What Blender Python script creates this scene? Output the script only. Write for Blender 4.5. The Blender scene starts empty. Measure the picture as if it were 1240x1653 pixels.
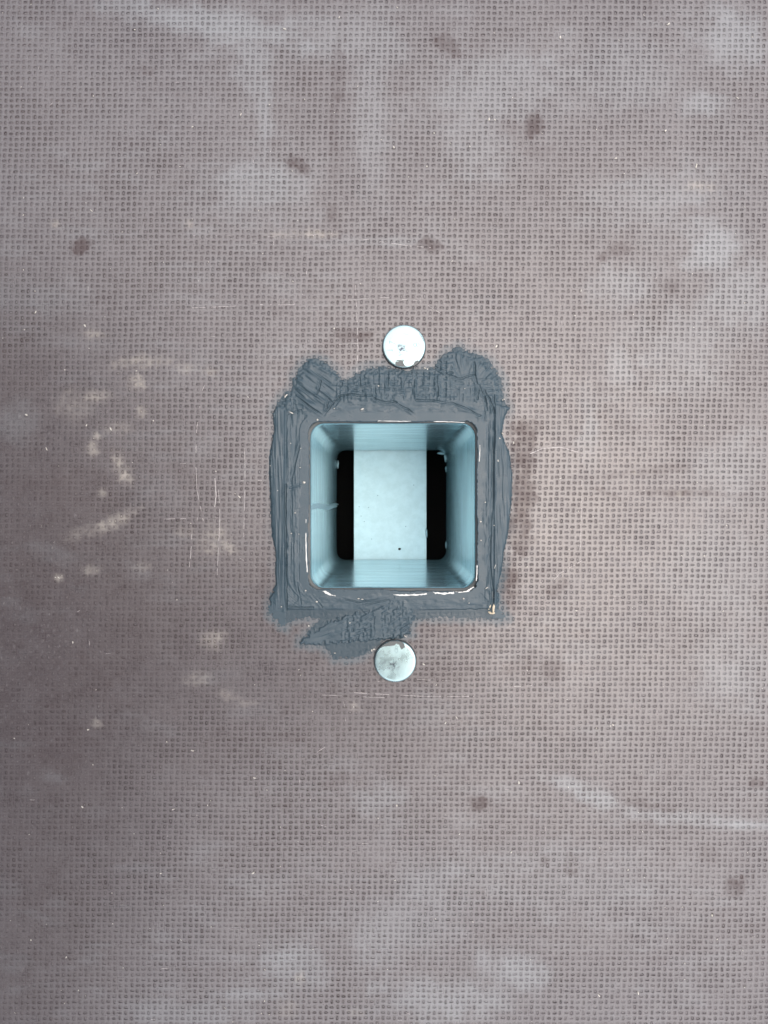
import bpy, bmesh, math, random
import numpy as np
from mathutils import Vector

# ------------------------------------------------------------------ camera, sky, sun, exposure
scene = bpy.context.scene
PX = 0.00018                      # metres of floor per photograph pixel
CX, CY = 620.0, 826.5
D = 0.215                         # height of the camera over the floor

def W(px, py, z=0.0):
    return ((px - CX) * PX, -(py - CY) * PX, z)

cam_d = bpy.data.cameras.new('camera'); cam = bpy.data.objects.new('camera', cam_d)
scene.collection.objects.link(cam); scene.camera = cam
cam.location = (0, 0, D)
cam_d.sensor_fit = 'VERTICAL'; cam_d.sensor_height = 36; cam_d.sensor_width = 27
cam_d.lens = 36 * D / (1653 * PX)
cam_d.clip_start = 0.005; cam_d.clip_end = 200

SUN_EL, SUN_AZ = math.radians(80), math.radians(95)      # azimuth from +Y towards +X
wd = bpy.data.worlds.new('World'); scene.world = wd; wd.use_nodes = True
wn = wd.node_tree; wn.nodes.clear()
sky = wn.nodes.new('ShaderNodeTexSky'); sky.sky_type = 'NISHITA'; sky.sun_disc = False
sky.sun_elevation = SUN_EL; sky.sun_rotation = SUN_AZ
sky.air_density = 1.0; sky.dust_density = 5.0; sky.ozone_density = 1.0
bgn = wn.nodes.new('ShaderNodeBackground'); bgn.inputs['Strength'].default_value = 0.05
won = wn.nodes.new('ShaderNodeOutputWorld')
wn.links.new(sky.outputs[0], bgn.inputs[0]); wn.links.new(bgn.outputs[0], won.inputs[0])

sd = bpy.data.lights.new('sun', 'SUN'); sun = bpy.data.objects.new('sun', sd)
scene.collection.objects.link(sun)
sd.energy = 1.5; sd.angle = math.radians(100); sd.color = (1.0, 0.965, 0.94)   # thick overcast
dirv = Vector((math.cos(SUN_EL) * math.sin(SUN_AZ), math.cos(SUN_EL) * math.cos(SUN_AZ), math.sin(SUN_EL)))
sun.rotation_euler = dirv.to_track_quat('Z', 'Y').to_euler()
sun.location = dirv * 3

vs = scene.view_settings
vs.view_transform = 'Standard'; vs.look = 'None'; vs.gamma = 1; vs.use_curve_mapping = False
vs.exposure = 2.2

# ------------------------------------------------------------------ helpers
COL = scene.collection
rng = np.random.default_rng(7)
_tab = rng.random((256, 256))

def vnoise(x, y, seed=0):
    x = np.asarray(x, float) + seed * 17.31; y = np.asarray(y, float) + seed * 9.77
    xi = np.floor(x).astype(int); yi = np.floor(y).astype(int)
    fx = x - xi; fy = y - yi
    fx = fx * fx * (3 - 2 * fx); fy = fy * fy * (3 - 2 * fy)
    a = _tab[yi & 255, xi & 255]; b = _tab[yi & 255, (xi + 1) & 255]
    c = _tab[(yi + 1) & 255, xi & 255]; d = _tab[(yi + 1) & 255, (xi + 1) & 255]
    return (a * (1 - fx) + b * fx) * (1 - fy) + (c * (1 - fx) + d * fx) * fy

def fbm(x, y, seed=0, octv=4):
    s = 0; a = 0.5; t = 0
    for k in range(octv):
        s = s + a * vnoise(x * 2 ** k, y * 2 ** k, seed + 3 * k); t += a; a *= 0.55
    return s / t

def sstep(a, b, x):
    t = np.clip((x - a) / (b - a), 0, 1); return t * t * (3 - 2 * t)

def aniso(X, Y, ang, lx, ly, seed):
    c, s = math.cos(ang), math.sin(ang)
    return vnoise((X * c + Y * s) / lx, (-X * s + Y * c) / ly, seed)

def seg_dist(X, Y, pts, closed=False):
    d = np.full(X.shape, 1e9)
    n = len(pts)
    for i in range(n if closed else n - 1):
        ax, ay = pts[i]; bx, by = pts[(i + 1) % n]
        dx, dy = bx - ax, by - ay
        t = np.clip(((X - ax) * dx + (Y - ay) * dy) / (dx * dx + dy * dy + 1e-9), 0, 1)
        d = np.minimum(d, np.hypot(X - ax - t * dx, Y - ay - t * dy))
    return d

def inside(X, Y, pts):
    r = np.zeros(X.shape, bool); n = len(pts)
    for i in range(n):
        ax, ay = pts[i]; bx, by = pts[(i + 1) % n]
        if ay == by: continue
        c = ((ay > Y) != (by > Y)) & (X < (bx - ax) * (Y - ay) / (by - ay) + ax)
        r ^= c
    return r

def tri_mesh(name, verts, tris, attrs=None):
    """mesh out of numpy arrays"""
    me = bpy.data.meshes.new(name)
    v = np.asarray(verts, np.float32); t = np.asarray(tris, np.int32)
    k = t.shape[1]
    me.vertices.add(len(v)); me.vertices.foreach_set('co', v.ravel())
    me.loops.add(t.size); me.loops.foreach_set('vertex_index', t.ravel())
    me.polygons.add(len(t)); me.polygons.foreach_set('loop_start', np.arange(0, t.size, k, dtype=np.int32))
    me.update(calc_edges=True)
    for a, val in (attrs or {}).items():
        at = me.attributes.new(a, 'FLOAT', 'POINT'); at.data.foreach_set('value', np.asarray(val, np.float32))
    me.validate()
    return me

def link(name, me, mat, parent=None, label=None, cat=None, kind=None, group=None):
    o = bpy.data.objects.new(name, me); COL.objects.link(o)
    if mat: me.materials.append(mat)
    if parent: o.parent = parent
    for k, v in (('label', label), ('category', cat), ('kind', kind), ('group', group)):
        if v: o[k] = v
    return o

def empty(name, loc, label, cat, group=None):
    o = bpy.data.objects.new(name, None); COL.objects.link(o); o.location = loc
    o.empty_display_size = 0.01
    o['label'] = label; o['category'] = cat
    if group: o['group'] = group
    return o

class NT:
    def __init__(s, name):
        s.m = bpy.data.materials.new(name); s.m.use_nodes = True
        s.t = s.m.node_tree; s.t.nodes.clear()
        s.out = s.t.nodes.new('ShaderNodeOutputMaterial')
        s.p = s.t.nodes.new('ShaderNodeBsdfPrincipled')
        s.t.links.new(s.p.outputs[0], s.out.inputs[0])
    def put(s, sock, v):
        if isinstance(v, bpy.types.NodeSocket): s.t.links.new(v, sock)
        elif isinstance(v, tuple) and len(v) == 3 and sock.type == 'RGBA': sock.default_value = (*v, 1)
        else: sock.default_value = v
    def set(s, **kw):
        for k, v in kw.items(): s.put(s.p.inputs[k.replace('_', ' ')], v)
    def attr(s, name):
        n = s.t.nodes.new('ShaderNodeAttribute'); n.attribute_name = name; return n.outputs['Fac']
    def coord(s, kind='Object'):
        return s.t.nodes.new('ShaderNodeTexCoord').outputs[kind]
    def mapping(s, v, scale=(1, 1, 1), loc=(0, 0, 0), rot=(0, 0, 0)):
        n = s.t.nodes.new('ShaderNodeMapping'); s.put(n.inputs[0], v)
        n.inputs['Scale'].default_value = scale; n.inputs['Location'].default_value = loc
        n.inputs['Rotation'].default_value = rot
        return n.outputs[0]
    def noise(s, v, scale, detail=3, rough=0.55):
        n = s.t.nodes.new('ShaderNodeTexNoise'); s.put(n.inputs['Vector'], v)
        n.inputs['Scale'].default_value = scale; n.inputs['Detail'].default_value = detail
        n.inputs['Roughness'].default_value = rough
        return n.outputs['Fac']
    def math(s, op, a, b=0.0, clamp=False):
        n = s.t.nodes.new('ShaderNodeMath'); n.operation = op; n.use_clamp = clamp
        s.put(n.inputs[0], a); s.put(n.inputs[1], b); return n.outputs[0]
    def ramp(s, v, a, b, lo=0.0, hi=1.0):
        n = s.t.nodes.new('ShaderNodeMapRange'); n.interpolation_type = 'SMOOTHSTEP'
        s.put(n.inputs[0], v)
        n.inputs[1].default_value = a; n.inputs[2].default_value = b
        n.inputs[3].default_value = lo; n.inputs[4].default_value = hi
        return n.outputs[0]
    def mix(s, f, a, b):
        n = s.t.nodes.new('ShaderNodeMix'); n.data_type = 'RGBA'
        s.put(n.inputs['Factor'], f) if n.inputs['Factor'].enabled else s.put(n.inputs[0], f)
        s.put(n.inputs[6], a); s.put(n.inputs[7], b); return n.outputs[2]
    def bump(s, h, strength, dist):
        n = s.t.nodes.new('ShaderNodeBump'); s.put(n.inputs['Height'], h)
        n.inputs['Strength'].default_value = strength; n.inputs['Distance'].default_value = dist
        s.t.links.new(n.outputs[0], s.p.inputs['Normal']); return n

def box_bm(bm, lo, hi):
    r = bmesh.ops.create_cube(bm, size=1)
    for v in r['verts']:
        v.co = Vector([(lo[k] + hi[k]) / 2 + v.co[k] * (hi[k] - lo[k]) for k in range(3)])
def bm_obj(name, bm, mat, parent=None, smooth=False, **kw):
    me = bpy.data.meshes.new(name); bm.to_mesh(me); bm.free()
    if smooth: me.shade_smooth()
    return link(name, me, mat, parent, **kw)


# ------------------------------------------------------------------ materials
def mat_floor(far=False):
    m = NT('phenolic_film')
    co = m.coord()
    g = m.attr('groove'); hz = m.attr('haze'); dp = m.attr('damp'); tn = m.attr('tan'); sc = m.attr('scratch')
    if far:                       # the print beyond the modelled dents
        sp = m.t.nodes.new('ShaderNodeSeparateXYZ'); m.put(sp.inputs[0], co)
        u = m.math('DIVIDE', sp.outputs[0], 9.25 * PX); v = m.math('DIVIDE', sp.outputs[1], 8.82 * PX)
        par = m.math('FLOORED_MODULO', m.math('ADD', m.math('FLOOR', u), m.math('FLOOR', v)), 2.0)
        du = m.math('DIVIDE', m.math('SUBTRACT', m.math('FRACT', u), .5), m.ramp(par, 0, 1, .215, .37))
        dv = m.math('DIVIDE', m.math('SUBTRACT', m.math('FRACT', v), .5), m.ramp(par, 0, 1, .37, .21))
        rr = m.math('SQRT', m.math('ADD', m.math('MULTIPLY', du, du), m.math('MULTIPLY', dv, dv)))
        g = m.math('MULTIPLY', m.ramp(rr, .75, 1.0, .7, 0), m.ramp(rr, .3, .65, .3, 1))
    big = m.noise(co, 18, 4, 0.6)
    mid = m.noise(co, 160, 4, 0.65)
    fine = m.noise(co, 2600, 2, 0.6)
    film = m.mix(m.ramp(big, 0.35, 0.7), (0.026, 0.018, 0.018), (0.022, 0.016, 0.018))
    dust = m.math('MULTIPLY', m.ramp(mid, 0.25, 0.75, 0.60, 0.82), m.math('SUBTRACT', 1.0, m.math('MULTIPLY', g, 0.95)))
    dust = m.math('MULTIPLY', dust, m.ramp(fine, 0.25, 0.75, 0.45, 1.45))
    c = m.mix(dust, film, (0.060, 0.053, 0.055))
    keep = m.math('SUBTRACT', 1.0, m.math('MULTIPLY', g, 0.55))
    c = m.mix(m.math('MULTIPLY', m.math('MULTIPLY', hz, keep), 0.8, True), c, (0.135, 0.148, 0.155))
    c = m.mix(m.math('MULTIPLY', m.math('MULTIPLY', dp, m.math('MAXIMUM', dp, m.ramp(g, 0, .6))), 0.9, True), c, (0.033, 0.022, 0.022))
    c = m.mix(m.math('MULTIPLY', tn, keep, True), c, (0.185, 0.168, 0.145))
    c = m.mix(m.math('MULTIPLY', sc, keep, True), c, (0.30, 0.28, 0.27))
    c = m.mix(m.math('MULTIPLY', m.attr('film'), m.ramp(g, 0, .6, .65, 1.0), True), c, (0.028, 0.042, 0.050))
    r = m.ramp(mid, 0.2, 0.8, 0.24, 0.33)
    r = m.math('ADD', r, m.math('MULTIPLY', m.attr('film'), .15))
    r = m.math('ADD', r, m.math('MULTIPLY', m.math('ADD', tn, sc), 0.35))
    r = m.math('ADD', r, m.math('MULTIPLY', g, 0.25), True)
    m.set(Base_Color=c, Roughness=r, IOR=1.6, Specular_IOR_Level=m.math('MULTIPLY', m.math('SUBTRACT', .5, m.math('MULTIPLY', m.math('MULTIPLY', dp, dp), .26)), m.math('SUBTRACT', 1.0, m.math('MULTIPLY', g, .5)), True))
    m.bump(fine, 0.22, 0.00005)
    return m.m

def mat_sealant():
    m = NT('grey_sealant')
    co = m.coord()
    n = m.noise(co, 300, 4, 0.6); f = m.noise(co, 4200, 2, 0.6)
    th = m.attr('thin')
    c = m.mix(n, (0.023, 0.038, 0.048), (0.034, 0.051, 0.061))
    c = m.mix(m.math('MULTIPLY', th, 0.45), c, (0.020, 0.031, 0.038))
    m.set(Base_Color=c, Roughness=m.ramp(n, 0.3, 0.7, 0.25, 0.42), IOR=1.30)
    m.bump(f, 0.25, 0.00005)
    return m.m

def mat_zinc(name, tint, rough, uv=True, metal=1.0, var=.74, bmp=.2, gsc=380):
    m = NT(name)
    if uv:
        co = m.coord('UV')
        st = m.noise(m.mapping(co, (34, 230, 1)), 1.0, 3, 0.6)          # drawn round the tube
        gr = m.math('ADD', m.math('MULTIPLY', m.noise(m.mapping(co, (70, 1100, 1)), 1.0, 2, 0.6), .55), m.math('MULTIPLY', m.noise(m.mapping(co, (620, 520, 1)), 1.0, 3, 0.7), .45))
    else:
        co = m.coord()
        st = m.noise(co, 260, 4, 0.65); gr = m.noise(co, gsc, 2, 0.5)
    a = tuple(x * var for x in tint)
    c = m.mix(m.ramp(st, 0.3, 0.7), a, tint)
    m.set(Base_Color=c, Metallic=metal, Roughness=m.ramp(gr, 0.25, 0.75, rough - 0.05, rough + 0.07))
    m.bump(m.math('ADD', m.math('MULTIPLY', st, 0.6), m.math('MULTIPLY', gr, 0.5)), bmp, 0.00012)
    return m

def mat_simple(name, col, rough, var=0.15, scale=900):
    m = NT(name)
    n = m.noise(m.coord(), scale, 3, 0.6)
    m.set(Base_Color=m.mix(n, tuple(x * (1 - var) for x in col), tuple(min(1, x * (1 + var)) for x in col)), Roughness=rough)
    return m.m

M_floor = mat_floor(); M_far = mat_floor(True); M_seal = mat_sealant()
M_tube = mat_zinc('zinc_tube_wall', (0.66, 0.93, 1.0), 0.21, True, .78, .66, .13).m
M_strap = mat_zinc('zinc_strap', (0.38, 0.535, 0.585), 0.46, False, .5, .90, .02, 2600).m
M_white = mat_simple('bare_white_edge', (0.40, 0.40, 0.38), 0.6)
M_fleck = mat_simple('pale_fleck', (0.36, 0.34, 0.30), 0.6, 0.25, 300)
M_wood = mat_simple('pale_wood', (0.34, 0.29, 0.21), 0.7, 0.25, 1500)
M_smudge_gap = mat_simple('dark_smudge_and_gap', (0.035, 0.042, 0.042), 0.5)
M_dark = mat_simple('dull_black', (0.012, 0.012, 0.013), 0.8)
M_ply = mat_simple('plywood_edge', (0.25, 0.17, 0.10), 0.7, 0.2, 200)

def mat_bolt():
    m = mat_zinc('zinc_bolt_head', (0.18, 0.25, 0.26), 0.27, False, .8, .86)
    co = m.coord()
    oi = m.t.nodes.new('ShaderNodeObjectInfo'); va = m.t.nodes.new('ShaderNodeVectorMath'); va.operation = 'ADD'
    m.put(va.inputs[0], co); m.put(va.inputs[1], oi.outputs['Location']); cl = va.outputs[0]
    g = m.t.nodes.new('ShaderNodeTexGradient'); g.gradient_type = 'SPHERICAL'
    m.put(g.inputs[0], m.mapping(co, (280, 470, 200), (0.5, 0.22, -0.29), (0, 0, -0.6)))
    d = m.math('MULTIPLY', g.outputs['Fac'], m.ramp(m.noise(cl, 900, 4, 0.7), 0.47, 0.66), True)
    old = m.p.inputs['Base Color'].links[0].from_socket
    m.set(Base_Color=m.mix(m.math('MULTIPLY', d, 1.6, True), old, (0.02, 0.02, 0.035)))
    m.bump(m.noise(cl, 130, 1, .5), .6, .0003)
    return m.m
M_bolt = mat_bolt()

# ------------------------------------------------------------------ the floor: film with woven print pressed in
TUBE_C = (634.3, 816.2)          # photograph pixel of the tube's axis at floor level
HI = 134.0                       # half of the inner opening, pixels
WALL = 11.0                      # wall thickness, pixels
PXX, PYY, SKEW = 9.25, 8.82, -0.026

def cell_centre(i, j):
    y = 3.0 + j * PYY
    x = 4.0 + i * PXX + SKEW * (y - 0)
    return x + 2.6 * (vnoise(x / 130, y / 130, 7) - .5), y + 2.6 * (vnoise(x / 110, y / 150, 11) - .5)

def weave(X, Y):
    """0 on the flat, 1 in the bottom of a dent"""
    j = np.round((Y - 3.0) / PYY); i = np.round((X - 4.0 - SKEW * Y) / PXX)
    dx = X - (4.0 + i * PXX + SKEW * Y); dy = Y - (3.0 + j * PYY)
    o = ((i + j) % 2 == 0)
    a = np.where(o, 3.7, 2.2); b = np.where(o, 2.1, 3.6)
    r = np.sqrt((dx / a) ** 2 + (dy / b) ** 2)
    return 1 - sstep(0.45, 1.05, r)

def blobs(X, Y, lst, seed, nscale=9.0, r1=1.15, r0=.55):
    s = np.zeros(X.shape)
    n = fbm(X / nscale, Y / nscale, seed)
    for (x, y, rx, ry, ang, amt) in lst:
        c, sn = math.cos(math.radians(ang)), math.sin(math.radians(ang))
        u = ((X - x) * c + (Y - y) * sn) / rx; v = (-(X - x) * sn + (Y - y) * c) / ry
        r = np.sqrt(u * u + v * v)
        s = np.maximum(s, amt * sstep(r1, r0, r + (n - 0.5) * 1.3))
    return s

# outline of the sealant, in photograph pixels
OUT = [(547, 600), (535, 590), (524, 583), (511, 578), (500, 578), (493, 581), (483, 595), (472.5, 612), (470, 629), (457, 637), (445, 652), (438.6, 669),
       (441, 676), (442, 693), (435, 727), (434, 757), (435, 790), (436, 824), (438.6, 865), (444, 892), (444, 943), (433.5, 963),
       (433, 983), (439, 997), (450, 1003.6), (459, 1014), (466, 1005), (488, 998.5), (516, 998), (505, 1010), (486, 1031), (483, 1041),
       (501, 1041), (524, 1045), (538.6, 1064.6), (562, 1064.6), (589, 1058), (606, 1047), (623, 1034), (650, 1031), (664, 1022),
       (665.6, 1004), (684, 998), (725, 998), (772, 998), (792.6, 1002), (818, 998), (807, 983), (804.5, 949), (809.6, 926), (814.6, 892),
       (823, 848), (826.5, 807), (828, 767), (823, 730), (811, 700), (814.6, 676), (823, 659), (813, 645.5), (814.6, 622), (803, 598),
       (786, 578), (759, 567.6), (738, 559), (721.5, 566), (708, 581), (701, 593), (684, 595), (654, 596), (620, 590), (593, 593),
       (576, 601.5), (562, 611.6), (550, 611.6)]

HAZE = [(360, 40, 190, 28, 10, .55), (410, 90, 40, 70, 0, .4), (428, 180, 14, 80, 0, .45), (430, 300, 80, 55, 0, .4),
        (600, 180, 30, 170, 0, .3), (800, 140, 130, 70, -15, .35), (760, 240, 60, 60, 0, .3), (1180, 60, 60, 50, 20, .5),
        (1130, 165, 40, 20, 0, .45), (1050, 320, 130, 40, -12, .3), (1150, 400, 45, 45, -30, .6), (1010, 460, 60, 35, 0, .4),
        (1190, 480, 60, 60, 0, .4), (1000, 590, 30, 40, 0, .4), (950, 690, 16, 70, 0, .35), (1100, 560, 90, 80, 0, .3),
        (960, 1285, 75, 16, 22, .55), (1090, 1320, 110, 12, 4, .45), (1200, 1332, 50, 8, 2, .55), (900, 1420, 200, 60, 0, .2),
        (470, 1555, 60, 40, 10, .4), (400, 1605, 70, 9, 0, .4), (830, 1570, 60, 30, 12, .5), (720, 1615, 130, 40, 0, .45),
        (640, 1500, 100, 60, -10, .3), (700, 1440, 60, 60, 0, .3), (610, 1290, 40, 30, 0, .35), (1180, 760, 60, 60, 0, .25),
        (1180, 1080, 60, 60, 0, .3), (640, 390, 120, 10, 0, .3), (60, 480, 90, 30, 0, .2), (30, 680, 30, 30, 0, .25),
        (1160, 930, 90, 90, 0, .2), (560, 60, 120, 40, 5, .3), (1000, 120, 100, 60, 0, .25), (300, 1640, 100, 30, 0, .3)]
DAMP = [(130, 397, 19, 17, 0, 1.0), (110, 78, 12, 8, 0, .4), (238, 115, 18, 10, 0, .5), (545, 130, 14, 110, 4, .45),
        (540, 250, 10, 60, 0, .4), (483, 268, 26, 16, 35, .7), (720, 70, 28, 16, 25, .7), (735, 85, 14, 10, 0, .6),
        (862, 200, 16, 26, 0, .7), (868, 245, 30, 14, 0, .45), (690, 395, 26, 16, 25, .75), (1000, 400, 24, 14, -20, .6),
        (975, 415, 16, 9, 0, .55), (1080, 460, 30, 18, 0, .35), (575, 540, 30, 12, 10, .7), (455, 500, 20, 14, 0, .4),
        (848, 692, 30, 20, 0, .75), (845, 740, 26, 50, 0, .8), (843, 800, 26, 60, 0, .85), (838, 860, 27, 45, 0, .75), (822, 940, 22, 60, 0, .6),
        (1020, 690, 30, 10, 10, .4), (1050, 760, 100, 10, -6, .5), (1120, 797, 110, 7, 2, .5), (985, 800, 30, 7, 20, .5),
        (905, 945, 22, 12, -40, .6), (890, 950, 10, 10, 0, .6), (890, 1080, 22, 18, 0, .6), (840, 1075, 30, 20, 0, .3),
        (772, 1296, 17, 16, 0, .8), (1040, 1300, 40, 10, 10, .55), (1150, 1380, 26, 20, 30, .45), (1185, 1430, 20, 24, 0, .65),
        (880, 1390, 8, 10, 0, .6), (922, 1390, 14, 20, 0, .4), (1225, 1265, 16, 10, 0, .7), (930, 340, 60, 10, 0, .35),
        (540, 1260, 30, 18, -30, .4), (380, 1220, 120, 60, -30, .25), (100, 1210, 60, 40, 0, .25), (330, 720, 70, 50, 0, .3),
        (720, 1090, 60, 30, 0, .3), (720, 1015, 60, 16, 0, .45), (430, 950, 14, 60, 0, .4), (1060, 1010, 30, 16, 0, .25),
        (540, 360, 16, 40, 0, .4), (530, 470, 50, 20, 0, .25), (130, 790, 130, 40, 0, .25)]
TAN = [(150, 540, 16, 9, 0, .5), (225, 585, 55, 11, -6, .4), (240, 582, 22, 10, 10, .45), (222, 618, 13, 14, -60, .65),
       (155, 640, 24, 12, 0, .4), (228, 665, 10, 9, 0, .45), (150, 725, 10, 14, 0, .6), (157, 705, 8, 7, 0, .55),
       (195, 755, 11, 26, -25, .8), (205, 770, 9, 12, 0, .7), (180, 845, 40, 11, -28, .6), (165, 795, 9, 7, 0, .4),
       (345, 870, 24, 26, 40, .4), (370, 885, 18, 10, 30, .5), (345, 1032, 20, 16, -20, .5), (300, 860, 16, 10, 0, .3),
       (155, 1168, 9, 7, 0, .5), (95, 932, 9, 6, 0, .6), (230, 915, 14, 8, 0, .35), (150, 920, 16, 8, 0, .35),
       (340, 600, 14, 8, 15, .4), (300, 595, 18, 9, 0, .3), (370, 1125, 12, 8, 0, .4), (362, 1120, 16, 6, 0, .3),
       (320, 1095, 26, 12, 0, .25), (570, 1140, 12, 9, 0, .35), (120, 655, 30, 30, 0, .2), (515, 378, 26, 7, 0, .55),
       (460, 378, 30, 7, 0, .3), (1098, 797, 7, 6, 0, .9), (1026, 763, 6, 4, 0, .8), (485, 1580, 8, 12, 0, .4),
       (1130, 300, 24, 10, 0, .4), (305, 362, 6, 8, 0, .4), (90, 362, 6, 8, 0, .4), (465, 1630, 16, 16, 0, .2),
       (575, 1635, 12, 6, 0, .4), (190, 690, 26, 12, 0, .25), (400, 1135, 18, 6, 0, .3), (130, 860, 30, 10, -20, .2)]
SCR = [([(330, 622), (322, 642), (323, 665), (318, 690), (316, 740), (318, 790), (330, 850)], .55),
       ([(347, 772), (349, 800), (346, 823)], .9), ([(353, 790), (355, 830), (354, 860), (352, 900), (350, 940)], .6),
       ([(310, 862), (308, 895), (305, 920)], .6), ([(318, 840), (326, 800)], .4), ([(265, 838), (305, 837)], .55),
       ([(394, 690), (396, 780), (393, 880)], .35), ([(375, 776), (430, 776)], .35), ([(420, 492), (470, 492), (500, 486)], .6),
       ([(310, 497), (385, 494)], .5), ([(574, 460), (578, 560), (576, 605)], .55), ([(547, 556), (640, 552)], .3),
       ([(560, 485), (620, 480), (680, 486), (725, 515)], .35), ([(572, 1118), (640, 1122), (690, 1124), (770, 1124)], .6),
       ([(520, 1122), (640, 1127)], .4), ([(855, 733), (875, 724), (905, 722), (938, 731)], .9), ([(940, 710), (939, 800), (937, 890)], .45),
       ([(905, 560), (912, 620), (917, 670)], .35), ([(830, 1108), (870, 1106), (882, 1098)], .5), ([(580, 385), (660, 397), (700, 400)], .45),
       ([(270, 380), (470, 382), (600, 372)], .18), ([(905, 480), (908, 540)], .3), ([(940, 905), (905, 925), (890, 940)], .4),
       ([(610, 1100), (660, 1096), (740, 1100)], .35), ([(480, 1358), (600, 1362)], .3), ([(440, 380), (455, 520)], .15),
       ([(555, 1130), (560, 1180)], .2), ([(385, 900), (440, 930)], .25)]

def stain_attrs(X, Y, XC, YC):
    a = {}
    a['haze'] = np.clip(.95 * blobs(X + 10 * (vnoise(X / 20, Y / 8, 6) - .5), Y, HAZE, 2, 22, 1.45, .25) + 0.16 * sstep(0.5, 0.8, fbm(X / 60, Y / 18, 21)) * sstep(.35, .6, fbm(X / 150, Y / 150, 22)) , 0, 1)
    a['damp'] = np.clip(1.15 * (.65 * (.55 + .75 * vnoise(XC / 6, YC / 6, 37)) * blobs(XC, YC, DAMP, 5, 13, 1.05, .8) + .35 * blobs(X, Y, DAMP, 5, 16)) + 0.35 * sstep(0.6, 0.8, fbm(XC / 40, YC / 22, 31)), 0, 1)
    do = seg_dist(X, Y, OUT, True)
    wr = .25 + .75 * np.maximum(sstep(955, 990, Y), np.maximum(sstep(700, 640, Y) * .7, sstep(880, 930, Y) * sstep(780, 800, X)))
    a['film'] = np.where((X > 400) & (X < 860) & (Y > 530) & (Y < 1100), sstep(15, 0, do + 14 * (fbm(XC / 9, YC / 9, 33) - .5)) * wr, 0)
    a['tan'] = blobs(X, Y, TAN, 9, 7, 1.4, .2) * (.35 + .9 * sstep(.25, .75, vnoise(X / 3.5, Y / 3.5, 14)))
    sc = np.zeros(X.shape)
    a['scratch'] = sc
    return a

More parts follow.
